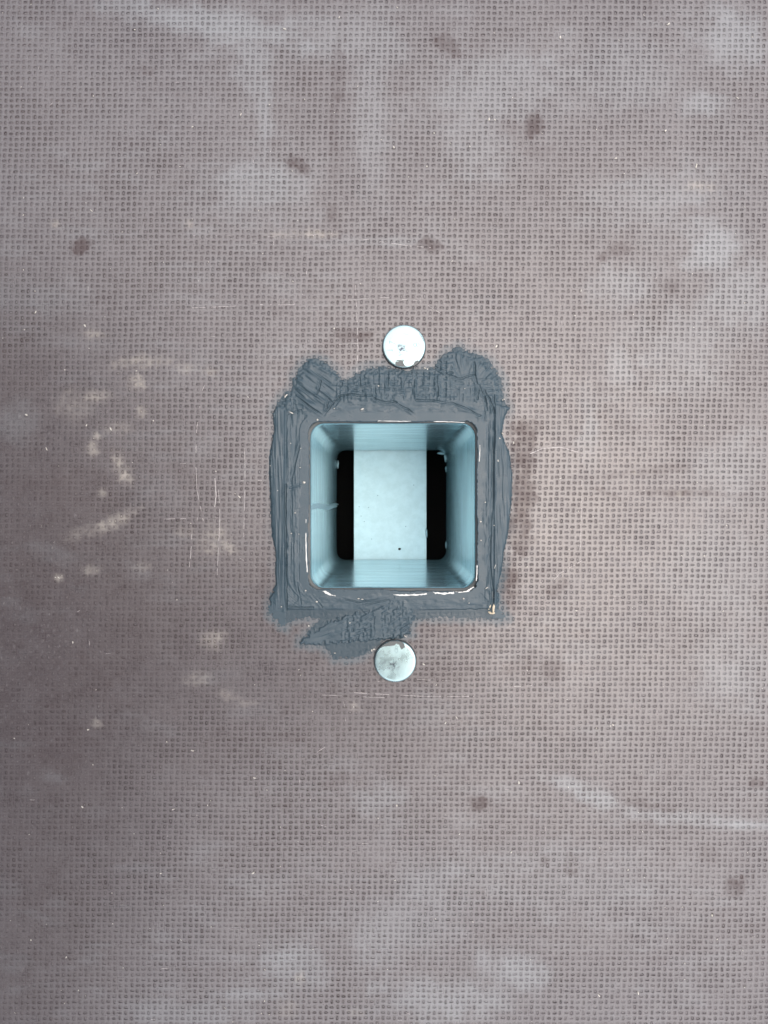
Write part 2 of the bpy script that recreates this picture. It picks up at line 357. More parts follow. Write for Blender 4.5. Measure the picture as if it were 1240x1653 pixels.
def build_floor():
    i0, i1, j0, j1 = -14, 156, -14, 205
    nx, ny = i1 - i0, j1 - j0
    I, J = np.meshgrid(np.arange(i0, i1), np.arange(j0, j1))       # (ny,nx)
    cxp, cyp = cell_centre(I, J)
    dead = (np.abs(cxp - TUBE_C[0]) < HI + WALL) & (np.abs(cyp - TUBE_C[1]) < HI + WALL)
    # shared corners
    IC, JC = np.meshgrid(np.arange(i0, i1 + 1), np.arange(j0, j1 + 1))
    kx, ky = cell_centre(IC - 0.5, JC - 0.5)
    cor = np.stack([kx.ravel(), ky.ravel(), np.zeros(kx.size)], 1)
    cid = np.arange(kx.size).reshape(ny + 1, nx + 1)
    keep = ~dead.ravel()
    I_, J_ = I.ravel()[keep], J.ravel()[keep]
    cx, cy = cxp.ravel()[keep], cyp.ravel()[keep]
    n = len(cx)
    r = np.random.default_rng(3)
    cx = cx + r.normal(0, .32, n); cy = cy + r.normal(0, .28, n)
    hor = ((I_ + J_) % 2 == 0)
    A = np.where(hor, 3.4, 2.0) * r.uniform(.84, 1.12, n); B = np.where(hor, 1.85, 3.3) * r.uniform(.84, 1.12, n)
    rot = r.normal(0, .10, n)
    dep = 0.66 * r.uniform(.65, 1.2, n) * (0.35 + 1.3 * fbm(cx / 45, cy / 45, 12))         # pixels
    dk = np.clip(r.normal(.85, .16, n), .3, 1.2) * (0.32 + 1.3 * fbm(cx / 60, cy / 60, 44))
    th = np.arange(8) * math.pi / 4
    def ring(s, jit):
        rr = s * (1 + r.normal(0, jit, (n, 8)))
        ux = A[:, None] * rr * np.cos(th); uy = B[:, None] * rr * np.sin(th)
        c, sn = np.cos(rot)[:, None], np.sin(rot)[:, None]
        return cx[:, None] + ux * c - uy * sn, cy[:, None] + ux * sn + uy * c
    ox, oy = ring(1.0, .05); mx, my = ring(.76, .08); qx_, qy_ = ring(.46, .12)
    base = len(cor)
    oz = r.normal(0, .03, (n, 8)); mz = -dep[:, None] * (1 + r.normal(0, .12, (n, 8)))
    cz = -dep * r.uniform(.1, .6, n)
    V = np.concatenate([cor,
                        np.stack([ox.ravel(), oy.ravel(), oz.ravel()], 1),
                        np.stack([mx.ravel(), my.ravel(), mz.ravel()], 1),
                        np.stack([qx_.ravel(), qy_.ravel(), np.repeat(cz, 8) - .05], 1),
                        np.stack([cx, cy, cz], 1)])
    groove = np.concatenate([np.zeros(base), np.repeat(dk * .50, 8), np.repeat(dk, 8) * np.clip(r.normal(1, .15, n * 8), .5, 1.3), np.repeat(dk * r.uniform(.0, .45, n), 8), np.zeros(n)])
    O = base + np.arange(n * 8).reshape(n, 8); Mi = O + n * 8; Qi = Mi + n * 8; Cc = base + n * 24 + np.arange(n)
    ii, jj = I_ - i0, J_ - j0
    # photograph y runs down; th increases towards +y (down). corners in th order
    C0 = cid[jj + 1, ii + 1]; C1 = cid[jj + 1, ii]; C2 = cid[jj, ii]; C3 = cid[jj, ii + 1]
    T = []
    cs = [C0, C1, C2, C3]
    for q in range(4):
        T.append((cs[q - 1], cs[q], O[:, 2 * q]))
        T.append((O[:, 2 * q], cs[q], O[:, 2 * q + 1]))
        T.append((O[:, 2 * q + 1], cs[q], O[:, (2 * q + 2) % 8]))
    for k in range(8):
        k2 = (k + 1) % 8
        T.append((O[:, k], O[:, k2], Mi[:, k])); T.append((O[:, k2], Mi[:, k2], Mi[:, k]))
        T.append((Mi[:, k], Mi[:, k2], Qi[:, k])); T.append((Mi[:, k2], Qi[:, k2], Qi[:, k])); T.append((Qi[:, k], Qi[:, k2], Cc))
    T = np.concatenate([np.stack(t, 1) for t in T])
    T = T[:, ::-1]                                    # y is flipped below
    XC = np.concatenate([cor[:, 0] + 1.5, np.repeat(cx, 8), np.repeat(cx, 8), np.repeat(cx, 8), cx]); YC = np.concatenate([cor[:, 1], np.repeat(cy, 8), np.repeat(cy, 8), np.repeat(cy, 8), cy])
    at = stain_attrs(V[:, 0], V[:, 1], XC, YC); at['groove'] = groove
    z = V[:, 2] * PX
    # the board is never dead flat
    P = np.stack([(V[:, 0] - CX) * PX, -(V[:, 1] - CY) * PX, z], 1)
    # rest of the sheet, plain, out to its edges
    bx = [kx.min() + 6, kx.max() - 6]; 
    return P, T, at, (kx, ky)

P, T, at, (kx, ky) = build_floor()
floor = link('floor', tri_mesh('floor', P, T, at), M_floor, kind='structure')
floor.data.shade_flat()
floor['label'] = 'worn brown film-faced plywood floor with a pressed weave pattern'

# the film goes on, unprinted here, to the edges of the sheet
def sheet(name, x0, x1, y0, y1, z, mat, parent):
    me = bpy.data.meshes.new(name); me.from_pydata([(x0, y0, z), (x1, y0, z), (x1, y1, z), (x0, y1, z)], [], [(0, 1, 2, 3)])
    return link(name, me, mat, parent)
fx0, fx1 = (-118 - CX) * PX, (1390 - CX) * PX; fy0, fy1 = -(1795 - CY) * PX, -(-112 - CY) * PX
sheet('film_sheet', -1.3, fx0, -.9, .9, -.00022, M_far, floor); sheet('film_sheet', fx1, 1.0, -.9, .9, -.00022, M_far, floor)
sheet('film_sheet', fx0, fx1, fy1, .9, -.00022, M_far, floor); sheet('film_sheet', fx0, fx1, -.9, fy0, -.00022, M_far, floor)

# hairline scratches: fine raised burrs of film, too many to count
def build_scratches():
    bm = bmesh.new(); r = random.Random(5)
    lines = [(p, a_) for p, a_ in SCR]
    for k in range(170):
        x, y = r.uniform(-40, 1280), r.uniform(-40, 1690); L = r.uniform(5, 24); an = r.choice([0, 0, 1.57, r.uniform(0, 3.1)])
        if abs(x - TUBE_C[0]) < 205 and abs(y - TUBE_C[1]) < 262: continue
        lines.append(([(x - L / 2 * math.cos(an), y - L / 2 * math.sin(an)), (x + L / 2 * math.cos(an), y + L / 2 * math.sin(an))], r.uniform(.12, .4)))
    for pl, amt in lines:
        P2 = []
        for i in range(len(pl) - 1):
            (ax, ay), (bx, by) = pl[i], pl[i + 1]; n = max(2, int(math.hypot(bx - ax, by - ay) / 2.2))
            for q in range(n): P2.append((ax + (bx - ax) * q / n + r.uniform(-.25, .25), ay + (by - ay) * q / n + r.uniform(-.25, .25)))
        gap = r.random() * 6
        prev = None
        for i, (x, y) in enumerate(P2[:-1]):
            on = vnoise(np.array(i / 4.0 + gap), np.array(gap * 3.1), 17) < .25 + .75 * amt
            if not on: prev = None; continue
            dx, dy = P2[i + 1][0] - x, P2[i + 1][1] - y; l = math.hypot(dx, dy) + 1e-6
            w = (.15 + .36 * amt) * r.uniform(.6, 1.2)
            cur = [bm.verts.new(W(x - dy / l * w, y + dx / l * w, .00002)), bm.verts.new(W(x, y, .00005)), bm.verts.new(W(x + dy / l * w, y - dx / l * w, .00002))]
            if prev:
                bm.faces.new((prev[0], prev[1], cur[1], cur[0])); bm.faces.new((prev[1], prev[2], cur[2], cur[1]))
            prev = cur
    bmesh.ops.delete(bm, geom=[v for v in bm.verts if not v.link_faces], context='VERTS')
    return bm
M_burr = mat_simple('scratched_film', (0.28, 0.26, 0.25), 0.6, .2, 800)
bm_obj_later = build_scratches()

# plywood body under the film, round the tube's hole
bm_obj('scratches', bm_obj_later, M_burr, floor, kind='stuff')
to = ((HI + WALL + 2) * PX)
tcx, tcy, _ = W(*TUBE_C)
bm = bmesh.new()
zt, zb = -0.0004, -0.018
box_bm(bm, (-1.3, tcy + to, zb), (1, .9, zt)); box_bm(bm, (-1.3, -.9, zb), (1, tcy - to, zt))
box_bm(bm, (-1.3, tcy - to, zb), (tcx - to, tcy + to, zt)); box_bm(bm, (tcx + to, tcy - to, zb), (1, tcy + to, zt))
bm_obj('plywood_core', bm, M_ply, floor)

# ------------------------------------------------------------------ square steel socket tube through the floor
DEPTH = 0.112
socket = empty('square_tube_socket', (tcx, tcy, 0), 'blue-grey galvanised square steel tube set flush in the floor, strap across its bottom', 'tube')

def rsq(h, r, seg=7):
    pts = []
    for q, (sx, sy) in enumerate(((1, 1), (-1, 1), (-1, -1), (1, -1))):
        for k in range(seg + 1):
            a = math.pi / 2 * (q + k / seg)
            pts.append((sx * (h - r) + r * math.cos(a), sy * (h - r) + r * math.sin(a)))
    return pts

def build_tube():
    hi, ho = HI * PX, (HI + WALL) * PX
    pin, pout = rsq(hi, 0.0040), rsq(ho, 0.0060)
    # subdivide straight sides
    def dens(p):
        o = []
        for i in range(len(p)):
            a, b = p[i], p[(i + 1) % len(p)]
            L = math.hypot(b[0] - a[0], b[1] - a[1]); n = 24 if L > 0.02 else 1
            for k in range(n): o.append((a[0] + (b[0] - a[0]) * k / n, a[1] + (b[1] - a[1]) * k / n))
        return o
    pin, pout = dens(pin), dens(pout)
    n = len(pin)
    r = random.Random(2)
    prof = []      # (ring points, z)
    nz = 30
    rings = []
    zs = [-0.0020 - (DEPTH - .0022) * k / nz for k in range(nz + 1)]
    per = [0]
    for i in range(n):
        a, b = pin[i], pin[(i + 1) % n]; per.append(per[-1] + math.hypot(b[0] - a[0], b[1] - a[1]))
    V = []; U = []
    def add(p, z, v, jit=0):
        for k, (x, y) in enumerate(p):
            V.append((x, y, z + (r.uniform(-1, 1) * jit)))
    rows = []
    rows.append((pout, -0.03)); rows.append((pout, -0.0022))
    mid = [((a[0] + b[0]) / 2, (a[1] + b[1]) / 2) for a, b in zip(pin, pout)]
    rows.append(([(a[0] * .15 + b[0] * .85, a[1] * .15 + b[1] * .85) for a, b in zip(pin, pout)], -0.0019))
    rows.append((mid, -0.0018))
    rows.append(([(a[0] * .88 + b[0] * .12, a[1] * .88 + b[1] * .12) for a, b in zip(pin, pout)], -0.0019))
    for k, z in enumerate(zs):
        # walls are not quite flat
        rows.append(([(x * (1 + .0012 * math.sin(z * 90 + i * .2)), y * (1 + .0012 * math.cos(z * 70 + i * .13))) for i, (x, y) in enumerate(pin)], z - (0.0001 if k == 0 else 0)))
    rows.append((pout, zs[-1])); rows.append((pout, -0.03 - 1e-5))
    for p, z in rows: add([(x + .0007 * -z / DEPTH, y + .0012 * -z / DEPTH) for x, y in p], z, 0, 0.00008 if abs(z) < .002 else 0)
    F = []; UV = []
    for j in range(len(rows) - 1):
        za, zb_ = rows[j][1], rows[j + 1][1]
        for i in range(n):
            i2 = (i + 1) % n
            F.append((j * n + i, j * n + i2, (j + 1) * n + i2, (j + 1) * n + i))
            UV += [(per[i], za), (per[i + 1], za), (per[i + 1], zb_), (per[i], zb_)]
    me = bpy.data.meshes.new('tube'); me.from_pydata(V, [], F)
    uv = me.uv_layers.new(name='uv')
    uv.data.foreach_set('uv', np.array(UV, np.float32).ravel())
    me.shade_smooth()
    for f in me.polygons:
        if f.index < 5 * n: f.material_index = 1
    bm = bmesh.new(); bm.from_mesh(me); bmesh.ops.recalc_face_normals(bm, faces=bm.faces); bm.to_mesh(me); bm.free()
    return me
tw = link('tube_wall', build_tube(), M_tube, socket); tw.data.materials.append(M_smudge_gap)      # rim faces painted dark for the shaded gap beside the sealant

# strap across the bottom (photograph px scaled to its depth)
K = D / (D + DEPTH)
def B(px, py, z):                 # pixel -> socket-local point at depth z (negative)
    k = (D - z) / D
    return ((px - CX) * PX * k - tcx, -(py - CY) * PX * k - tcy, z)
sx0 = B(571.5, 815, -DEPTH - .0006)[0]; sx1 = B(688.5, 815, -DEPTH - .0006)[0]
bm = bmesh.new()
box_bm(bm, (sx0, -0.030, -DEPTH - .0040), (sx1, 0.033, -DEPTH - .0004))
bmesh.ops.bevel(bm, geom=[e for e in bm.edges], offset=.0004, segments=2, affect='EDGES')
strap = bm_obj('strap', bm, M_strap, socket)
# small dark pit near the lower end of the strap
def lump(name, c, rx, ry, rz, mat, parent, seed, sub=2, rough=.25):
    bm = bmesh.new(); bmesh.ops.create_icosphere(bm, subdivisions=sub, radius=1)
    r = random.Random(seed)
    for v in bm.verts:
        f = 1 + r.uniform(-rough, rough)
        v.co = Vector((c[0] + v.co.x * rx * f, c[1] + v.co.y * ry * f, c[2] + v.co.z * rz * f))
    return bm_obj(name, bm, mat, parent, True)
lump('pit_mark', B(645, 886, -DEPTH - .0003), .0006, .0005, .00015, M_dark, strap, 4)
for k, (px, py) in enumerate([(580, 818), (595, 819), (583, 833), (588, 842), (668, 783), (610, 800), (655, 850), (600, 870)]):
    lump('pit_mark', B(px, py, -DEPTH - .0004), .0002, .0002, .00006, M_smudge_gap, strap, 60 + k, 1)
# welds where the strap meets the tube, spatter in the corners
for k, (px, py, rx, ry) in enumerate([(713, 731.5, .0022, .0007), (719.5, 739, .0007, .0020), (688.5, 861, .0005, .0020), (720, 757, .0004, .0012), (545.5, 750, .0005, .0018), (720.5, 880, .0004, .0016)]):
    lump('weld_spatter', B(px, py, -DEPTH + .0004), rx, ry, .0006, M_strap, socket, 10 + k)

# weld seam running down the left wall
def build_seam():
    n = 70; V = []; F = []
    r = random.Random(8)
    x0 = -HI * PX; y0 = -(819 - CY) * PX - tcy
    w = 0.0010
    for k in range(n):
        z = -0.0030 - (DEPTH - .006) * k / (n - 1)
        cyy = y0 + r.uniform(-.00012, .00012) + .0004 * math.sin(k * .12)
        h = .0009 * min(1, .15 + k / 8) * (0.7 + .5 * r.random()) * (1.5 if k > n - 10 else 1)
        for q, (dy, dh) in enumerate(((-w, -.0001), (-w * .55, .45), (-w * .1, .25), (w * .4, 1), (w, -.0001))):
            V.append((x0 + .0007 * -z / DEPTH + (dh * h if dh > 0 else -.0002), .0012 * -z / DEPTH + cyy + dy * (1 + r.uniform(-.2, .2)), z))
    for k in range(n - 1):
        for q in range(4):
            a = k * 5 + q; F.append((a, a + 1, a + 6, a + 5))
    me = bpy.data.meshes.new('weld_seam'); me.from_pydata(V, [], F)
    uv = me.uv_layers.new(name='uv')
    uv.data.foreach_set('uv', np.array([(V[i][1], V[i][2]) for f in F for i in f], np.float32).ravel())
    me.shade_smooth(); return me
link('weld_seam', build_seam(), M_strap, socket)

# unseen dark box added round the tube end so no light enters the slots
bm = bmesh.new()
b0, b1 = -.040, .040
box_bm(bm, (tcx + b0 - .003, tcy + b0 - .003, -.20), (tcx + b1 + .003, tcy + b1 + .003, -.197))
for s in (-1, 1):
    x = tcx + s * (b1 + .0015); box_bm(bm, (x - .0015, tcy + b0, -.197), (x + .0015, tcy + b1, -.0185))
    y = tcy + s * (b1 + .0015); box_bm(bm, (tcx + b0, y - .0015, -.197), (tcx + b1, y + .0015, -.0185))
ch = bm_obj('light_stop_box', bm, M_dark, kind='structure')

# ------------------------------------------------------------------ sealant spread round the tube
SMEAR = [(484, 1041), (500, 1022), (530, 1004), (565, 992), (600, 985), (628, 970), (650, 972), (668, 985), (667, 1010), (655, 1028), (610, 1032), (560, 1036), (520, 1040)]
CREASE = [([(461, 783), (460.5, 850), (462, 900), (462, 985)], 1.3, 1.6), ([(797, 640), (798, 690), (795, 760), (793, 830), (790, 900), (795, 960), (796, 985)], 1.1, 1.8),
          ([(466, 979), (482, 981), (505, 980.5)], 1.2, 1.2), ([(672, 988), (690, 985), (740, 984), (790, 984)], 1.0, 1.2),
          ([(485, 645), (505, 660), (522, 672), (535, 655), (548, 640), (562, 637), (600, 640), (606, 645), (622, 650), (640, 650)], 1.2, 1.5),
          ([(634, 648), (650, 657), (668, 668), (690, 675), (712, 674), (728, 676)], .9, 1.3), ([(672, 647), (700, 648), (730, 652), (755, 661), (775, 672)], 1.0, 1.6),
          ([(765, 585), (766, 610), (772, 630), (770, 645)], 1.2, 1.6), ([(702, 592), (722, 605), (742, 612), (766, 605)], 1.0, 1.3), ([(712, 597), (730, 603)], .8, 1.3),
          ([(497, 708), (484, 716), (477, 745), (470, 778)], .9, 1.3), ([(468, 788), (480, 784), (496, 782)], .7, 1.3),
          ([(552, 966), (575, 971), (595, 970), (635, 962)], .8, 1.2), ([(590, 976), (612, 972), (636, 964)], .9, 1.2),
          ([(780, 628), (790, 645), (798, 668)], 1.2, 1.5), ([(772, 622), (782, 640), (786, 662)], 1.0, 1.4), ([(705, 608), (706, 640)], 1.1, 1.4),
          ([(655, 640), (648, 600)], .6, 1.3), ([(512, 638), (518, 615)], .9, 1.3), ([(527, 660), (531, 645), (541, 655), (549, 645)], 1.1, 1.4),
          ([(536, 622), (580, 624), (600, 623)], .7, 1.1), ([(755, 668), (760, 680)], .7, 1.0), ([(720, 668), (700, 672)], .6, 1.0),
          ([(795, 955), (793, 985)], 1.5, 1.8), ([(466, 668), (486, 662)], .9, 1.2), ([(480, 940), (486, 975)], .5, 1.2), ([(500, 955), (520, 980)], .6, 1.2)]

def build_sealant():
    st = 0.8
    xs = np.arange(424, 838, st); ys = np.arange(550, 1076, st)
    X, Y = np.meshgrid(xs, ys)
    ed = 6.0 * (fbm(X / 9, Y / 9, 61) - .5) + 4.5 * (vnoise(X / 3, Y / 3, 63) - .5)
    sd_ = seg_dist(X, Y, OUT, True) * np.where(inside(X, Y, OUT), 1, -1)
    side = ((X < 470) | (X > 800)) & (Y > 660) & (Y < 950)
    sd = sd_ + np.where(side, .35, 1.0) * ed
    wv = weave(X, Y)
    sd = sd - np.where(side, .8, 2.6) * wv
    # distance outwards from the inner rim of the tube
    qx, qy = np.abs(X - TUBE_C[0]) - (HI - 17), np.abs(Y - TUBE_C[1]) - (HI - 17)
    rim = np.hypot(np.maximum(qx, 0), np.maximum(qy, 0)) + np.minimum(np.maximum(qx, qy), 0) - 17
    topline = 646 + 14 * (fbm(X / 22, Y / 60, 71) - .5) + 8 * sstep(720, 800, X) + 12 * sstep(545, 500, X)
    top = Y < topline
    fr = (X > 461) & (X < 796) & ~top & (Y < 983)
    left = ~fr & (X <= 461) & ~top; right = ~fr & (X >= 796) & ~top
    bot = (Y >= 983)
    sm = seg_dist(X, Y, SMEAR, True) * np.where(inside(X, Y, SMEAR), 1, -1) + 1.5 * ed - 2 * wv
    px = lambda mm: mm * 1e-3 / PX
    H = np.zeros(X.shape); thin = np.zeros(X.shape)
    # smooth band next to the tube
    curve = 8 * sstep(930, 985, Y) * sstep(540, 470, X)
    hb = 2.3 + 1.8 * (fbm(X / 28, Y / 40, 72) - .5)
    vs_ = np.abs(X - TUBE_C[0]) > np.abs(Y - TUBE_C[1])
    bend = (np.maximum(0, Y - 930)) ** 2 / 60.0 * np.where(X < 600, -1, 0)
    str_v = vnoise((X + bend) / 1.9, Y / 60, 73) * .7 + vnoise((X + bend) / 4.6, Y / 90, 74) * .8
    str_h = vnoise(X / 90, Y / 3.2, 75) * .5 + vnoise(X / 70, Y / 8, 76)
    wsv = sstep(-14, 14, np.abs(X - TUBE_C[0]) - np.abs(Y - TUBE_C[1]) + 6)
    hb = hb + 1.7 * (str_v - .8) * wsv + .8 * (str_h - .7) * (1 - wsv)
    hb = hb + 2.4 * (fbm(X / np.where(vs_, 6, 20), Y / np.where(vs_, 22, 7), 103) - .5) + .9 * (fbm(X / 9, Y / 9, 104) - .5)
    # side strips: a low rounded bead, drawn vertically
    w = np.clip(sd_ / 13.0, 0, 1)
    hs = 4.8 * np.sqrt(np.clip(1 - (1 - w) ** 2, 0, 1)) + 1.1 * (vnoise(X / 1.7 - Y / 60, Y / 32, 77) - .5) + .8 * (vnoise(X / 3.6, Y / 40, 78) - .5) + .7 * (fbm(X / 7, Y / 12, 101) - .5)
    # top smear
    cl = sstep(46, 30, np.hypot(X - 508, (Y - 622) * .9)); 
    ang = math.radians(36)
    hl = 3.4 + 3.4 * (aniso(X, Y, ang, 26, 3.6, 79) - .5) + 1.3 * (aniso(X, Y, ang, 16, 2.2, 80) - .5)
    th = np.arctan2(Y - 640, X - 752); rr = np.hypot(X - 752, Y - 640)
    hr = 3.6 + 2.6 * sstep(25, 48, rr) * (vnoise(th * 13, rr / 22, 81) - .5) + 2.2 * sstep(40, 60, rr) * (vnoise(th * 30, rr / 12, 82) - .5) - .9 * sstep(45, 75, rr) + 1.1 * (fbm(X / 14, Y / 14, 83) - .5)
    imp = vnoise(X / 12, Y / 3.0, 84) * .7 + vnoise(X / 3.0, Y / 13, 85) * .9
    hm = 3.0 + 2.8 * (imp - .8) - 1.2 * wv * sstep(.35, .6, fbm(X / 25, Y / 25, 86)) + 1.4 * (fbm(X / 16, Y / 30, 87) - .5)
    crr = sstep(715, 745, X)
    hr = np.where(Y > 612, hr * .45 + hm * .55, hr) * sstep(700, 720, X) + hm * (1 - sstep(700, 720, X))
    ht = hl * cl + (hr * crr + hm * (1 - crr)) * (1 - cl)
    # bottom
    film = .30 - .55 * wv * (0.55 + .9 * (vnoise(X / 5, Y / 5, 88) - .3)) + .25 * (fbm(X / 4, Y / 4, 89) - .5)
    a2 = math.radians(-24)
    hsm = 2.2 + 2.4 * (aniso(X, Y + ((X - 580) / 60) ** 2 * 4, a2, 30, 3.0, 90) - .5) + 2.0 * (vnoise(X / 3.2, Y / 9, 91) - .5) * sstep(530, 570, X) - 1.2 * wv * sstep(540, 570, X)
    hsm = np.where((X > 603 + 3 * vnoise(Y / 5, Y / 5, 3)) & (X < 614 + 4 * vnoise(Y / 4, Y / 4, 5)) & (Y > 985), 2.9 + .5 * (vnoise(X / 8, Y / 3, 92) - .5), hsm)
    wsd = sstep(-2, 3, np.maximum(461 - X, X - 796)) * sstep(990, 960, Y)
    wfr = sstep(-3, 3, np.minimum(np.minimum(X - 461, 796 - X), 983 - Y))
    H = film + (hs - film) * wsd
    H = H + (hb - H) * wfr
    H = H + (ht - H) * sstep(-5, 5, topline - Y + 4 * (vnoise(X / 6, Y / 6, 99) - .5))
    ws = sstep(-1.5, 2.5, sm); H = H * (1 - ws) + np.maximum(hsm, H * .6) * ws
    isfilm = ~fr & ~top & ~left & ~right
    thin = np.where(isfilm, 1 - ws, 0)
    # film edge of the lobes thins out over the weave
    edge = sstep(0, 7, sd); lob = top & (sd < 16)
    H = np.where(lob, H * (.25 + .75 * sstep(0, 16, sd)) - .7 * wv * sstep(14, 4, sd), H)
    H = np.where(left | right, H * sstep(0, 3, sd), H)
    thin = np.maximum(thin, np.where(lob, sstep(9, 2, sd) * .8, 0))
    for pts, dep, wd_ in CREASE:
        d = seg_dist(X + 2 * (vnoise(X / 9, Y / 9, 95) - .5), Y + 2 * (vnoise(X / 9, Y / 9, 96) - .5), pts)
        H -= 1.5 * dep * sstep(wd_ * 1.5, .2, d) * (.35 + .9 * vnoise(X / 11, Y / 11, 100)) * np.where(bot & ~fr, .3, 1); H += .7 * dep * sstep(wd_ * 4.5, wd_ * 1.2, d) * sstep(wd_ * .8, wd_ * 1.4, d) * np.where(isfilm, .2, 1)
    # down to the rim, leaving some of it bare
    bare = .8 + 3.5 * (fbm(X / 22, Y / 22, 97) - .5) + 2.0 * (vnoise(X / 3, Y / 3, 98) - .5)
    bare = bare + np.where((Y > 945) & (X > 625) & (X < 775), 2.5, 0) * sstep(620, 640, X) + np.where((X < 505) & (Y > 845), 1.0, 0) + np.where((X > 766) & (Y > 905), 1.0, 0)
    bare = np.clip(bare, .2, 12)
    H = 1.6 * sstep(0, 3, rim - bare) + (H - 1.6) * sstep(0, 16, rim - bare)
    H = np.where(isfilm, H, np.maximum(H, .45))
    H = np.maximum(H, .12)
    ok = (sd > 0) & (rim > bare)
    H = H * sstep(-.6, 2.2, np.minimum(sd, rim - bare)) + .08
    H = np.where(rim < WALL + 6, np.maximum(H, 2.3 * sstep(0, 1.2, rim - bare) + .02), H)
    Vx, Vy = (X - CX) * PX - tcx, -(Y - CY) * PX - tcy
    ny, nx = X.shape
    idx = np.arange(nx * ny).reshape(ny, nx)
    q = np.stack([idx[1:, :-1], idx[1:, 1:], idx[:-1, 1:], idx[:-1, :-1]], -1).reshape(-1, 4)
    okq = ok.ravel()[q].all(1)
    pts = np.stack([Vx.ravel(), Vy.ravel(), H.ravel() * PX], 1)
    cxq = X.ravel()[q].mean(1); cyq = Y.ravel()[q].mean(1)
    reg = np.where(top.ravel()[q[:, 0]], 1, np.where(fr.ravel()[q[:, 0]], 0, np.where(left.ravel()[q[:, 0]], 2, np.where(right.ravel()[q[:, 0]], 3, 4))))
    return pts, q, okq, reg, thin.ravel()

pts, q, okq, reg, thin = build_sealant()
seal = empty('sealant_joint', (tcx, tcy, 0), 'dark grey sealant trowelled round the mouth of the square tube', 'sealant')
for rid, nm in enumerate(['joint_band', 'trowelled_smear', 'bead_strip', 'bead_strip', 'thin_film']):
    f = q[okq & (reg == rid)]
    if not len(f): continue
    u, inv = np.unique(f.ravel(), return_inverse=True)
    link(nm, tri_mesh(nm, pts[u], inv.reshape(-1, 4), {'thin': thin[u]}), M_seal, seal)

# bare white edge of the joint (parts of the joint)
def chip(name, poly, z, th, mat, parent, org=(0, 0), jit=.5, seed=1, sub=3):
    r = random.Random(seed); P2 = []
    n = len(poly)
    for i in range(n):
        a, b = poly[i], poly[(i + 1) % n]
        for k in range(sub):
            t = k / sub
            P2.append((a[0] + (b[0] - a[0]) * t + r.uniform(-jit, jit), a[1] + (b[1] - a[1]) * t + r.uniform(-jit, jit)))
    bm = bmesh.new()
    lo = [bm.verts.new((W(x, y)[0] - org[0], W(x, y)[1] - org[1], z)) for x, y in P2]
    cx_, cy_ = sum(p[0] for p in P2) / len(P2), sum(p[1] for p in P2) / len(P2)
    hi = [bm.verts.new((W(x * .93 + cx_ * .07, y * .93 + cy_ * .07)[0] - org[0], W(x * .93 + cx_ * .07, y * .93 + cy_ * .07)[1] - org[1], z + th * r.uniform(.85, 1))) for x, y in P2]
    m = len(lo)
    for i in range(m): bm.faces.new((lo[i], lo[(i + 1) % m], hi[(i + 1) % m], hi[i]))
    bm.faces.new(hi)
    bmesh.ops.recalc_face_normals(bm, faces=bm.faces)
    return bm_obj(name, bm, mat, parent)
o2 = (tcx, tcy)
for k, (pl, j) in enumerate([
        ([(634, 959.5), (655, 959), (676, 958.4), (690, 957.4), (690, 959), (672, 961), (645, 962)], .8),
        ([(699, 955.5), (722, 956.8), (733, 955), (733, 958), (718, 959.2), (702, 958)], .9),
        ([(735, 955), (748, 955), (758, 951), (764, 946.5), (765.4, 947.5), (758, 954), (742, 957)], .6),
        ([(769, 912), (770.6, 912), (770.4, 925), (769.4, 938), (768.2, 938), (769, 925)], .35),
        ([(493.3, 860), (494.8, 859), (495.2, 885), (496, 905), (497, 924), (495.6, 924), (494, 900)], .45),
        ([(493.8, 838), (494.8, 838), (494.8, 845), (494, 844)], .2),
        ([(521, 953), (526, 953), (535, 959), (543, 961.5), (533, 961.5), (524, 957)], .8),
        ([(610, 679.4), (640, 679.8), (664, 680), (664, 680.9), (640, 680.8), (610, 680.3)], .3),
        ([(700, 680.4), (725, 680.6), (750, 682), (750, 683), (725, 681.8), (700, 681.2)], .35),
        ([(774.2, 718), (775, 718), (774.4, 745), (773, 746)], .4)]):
    chip('bare_edge', pl, .00036, .00020, M_white, seal, o2, j, 30 + k, 6)

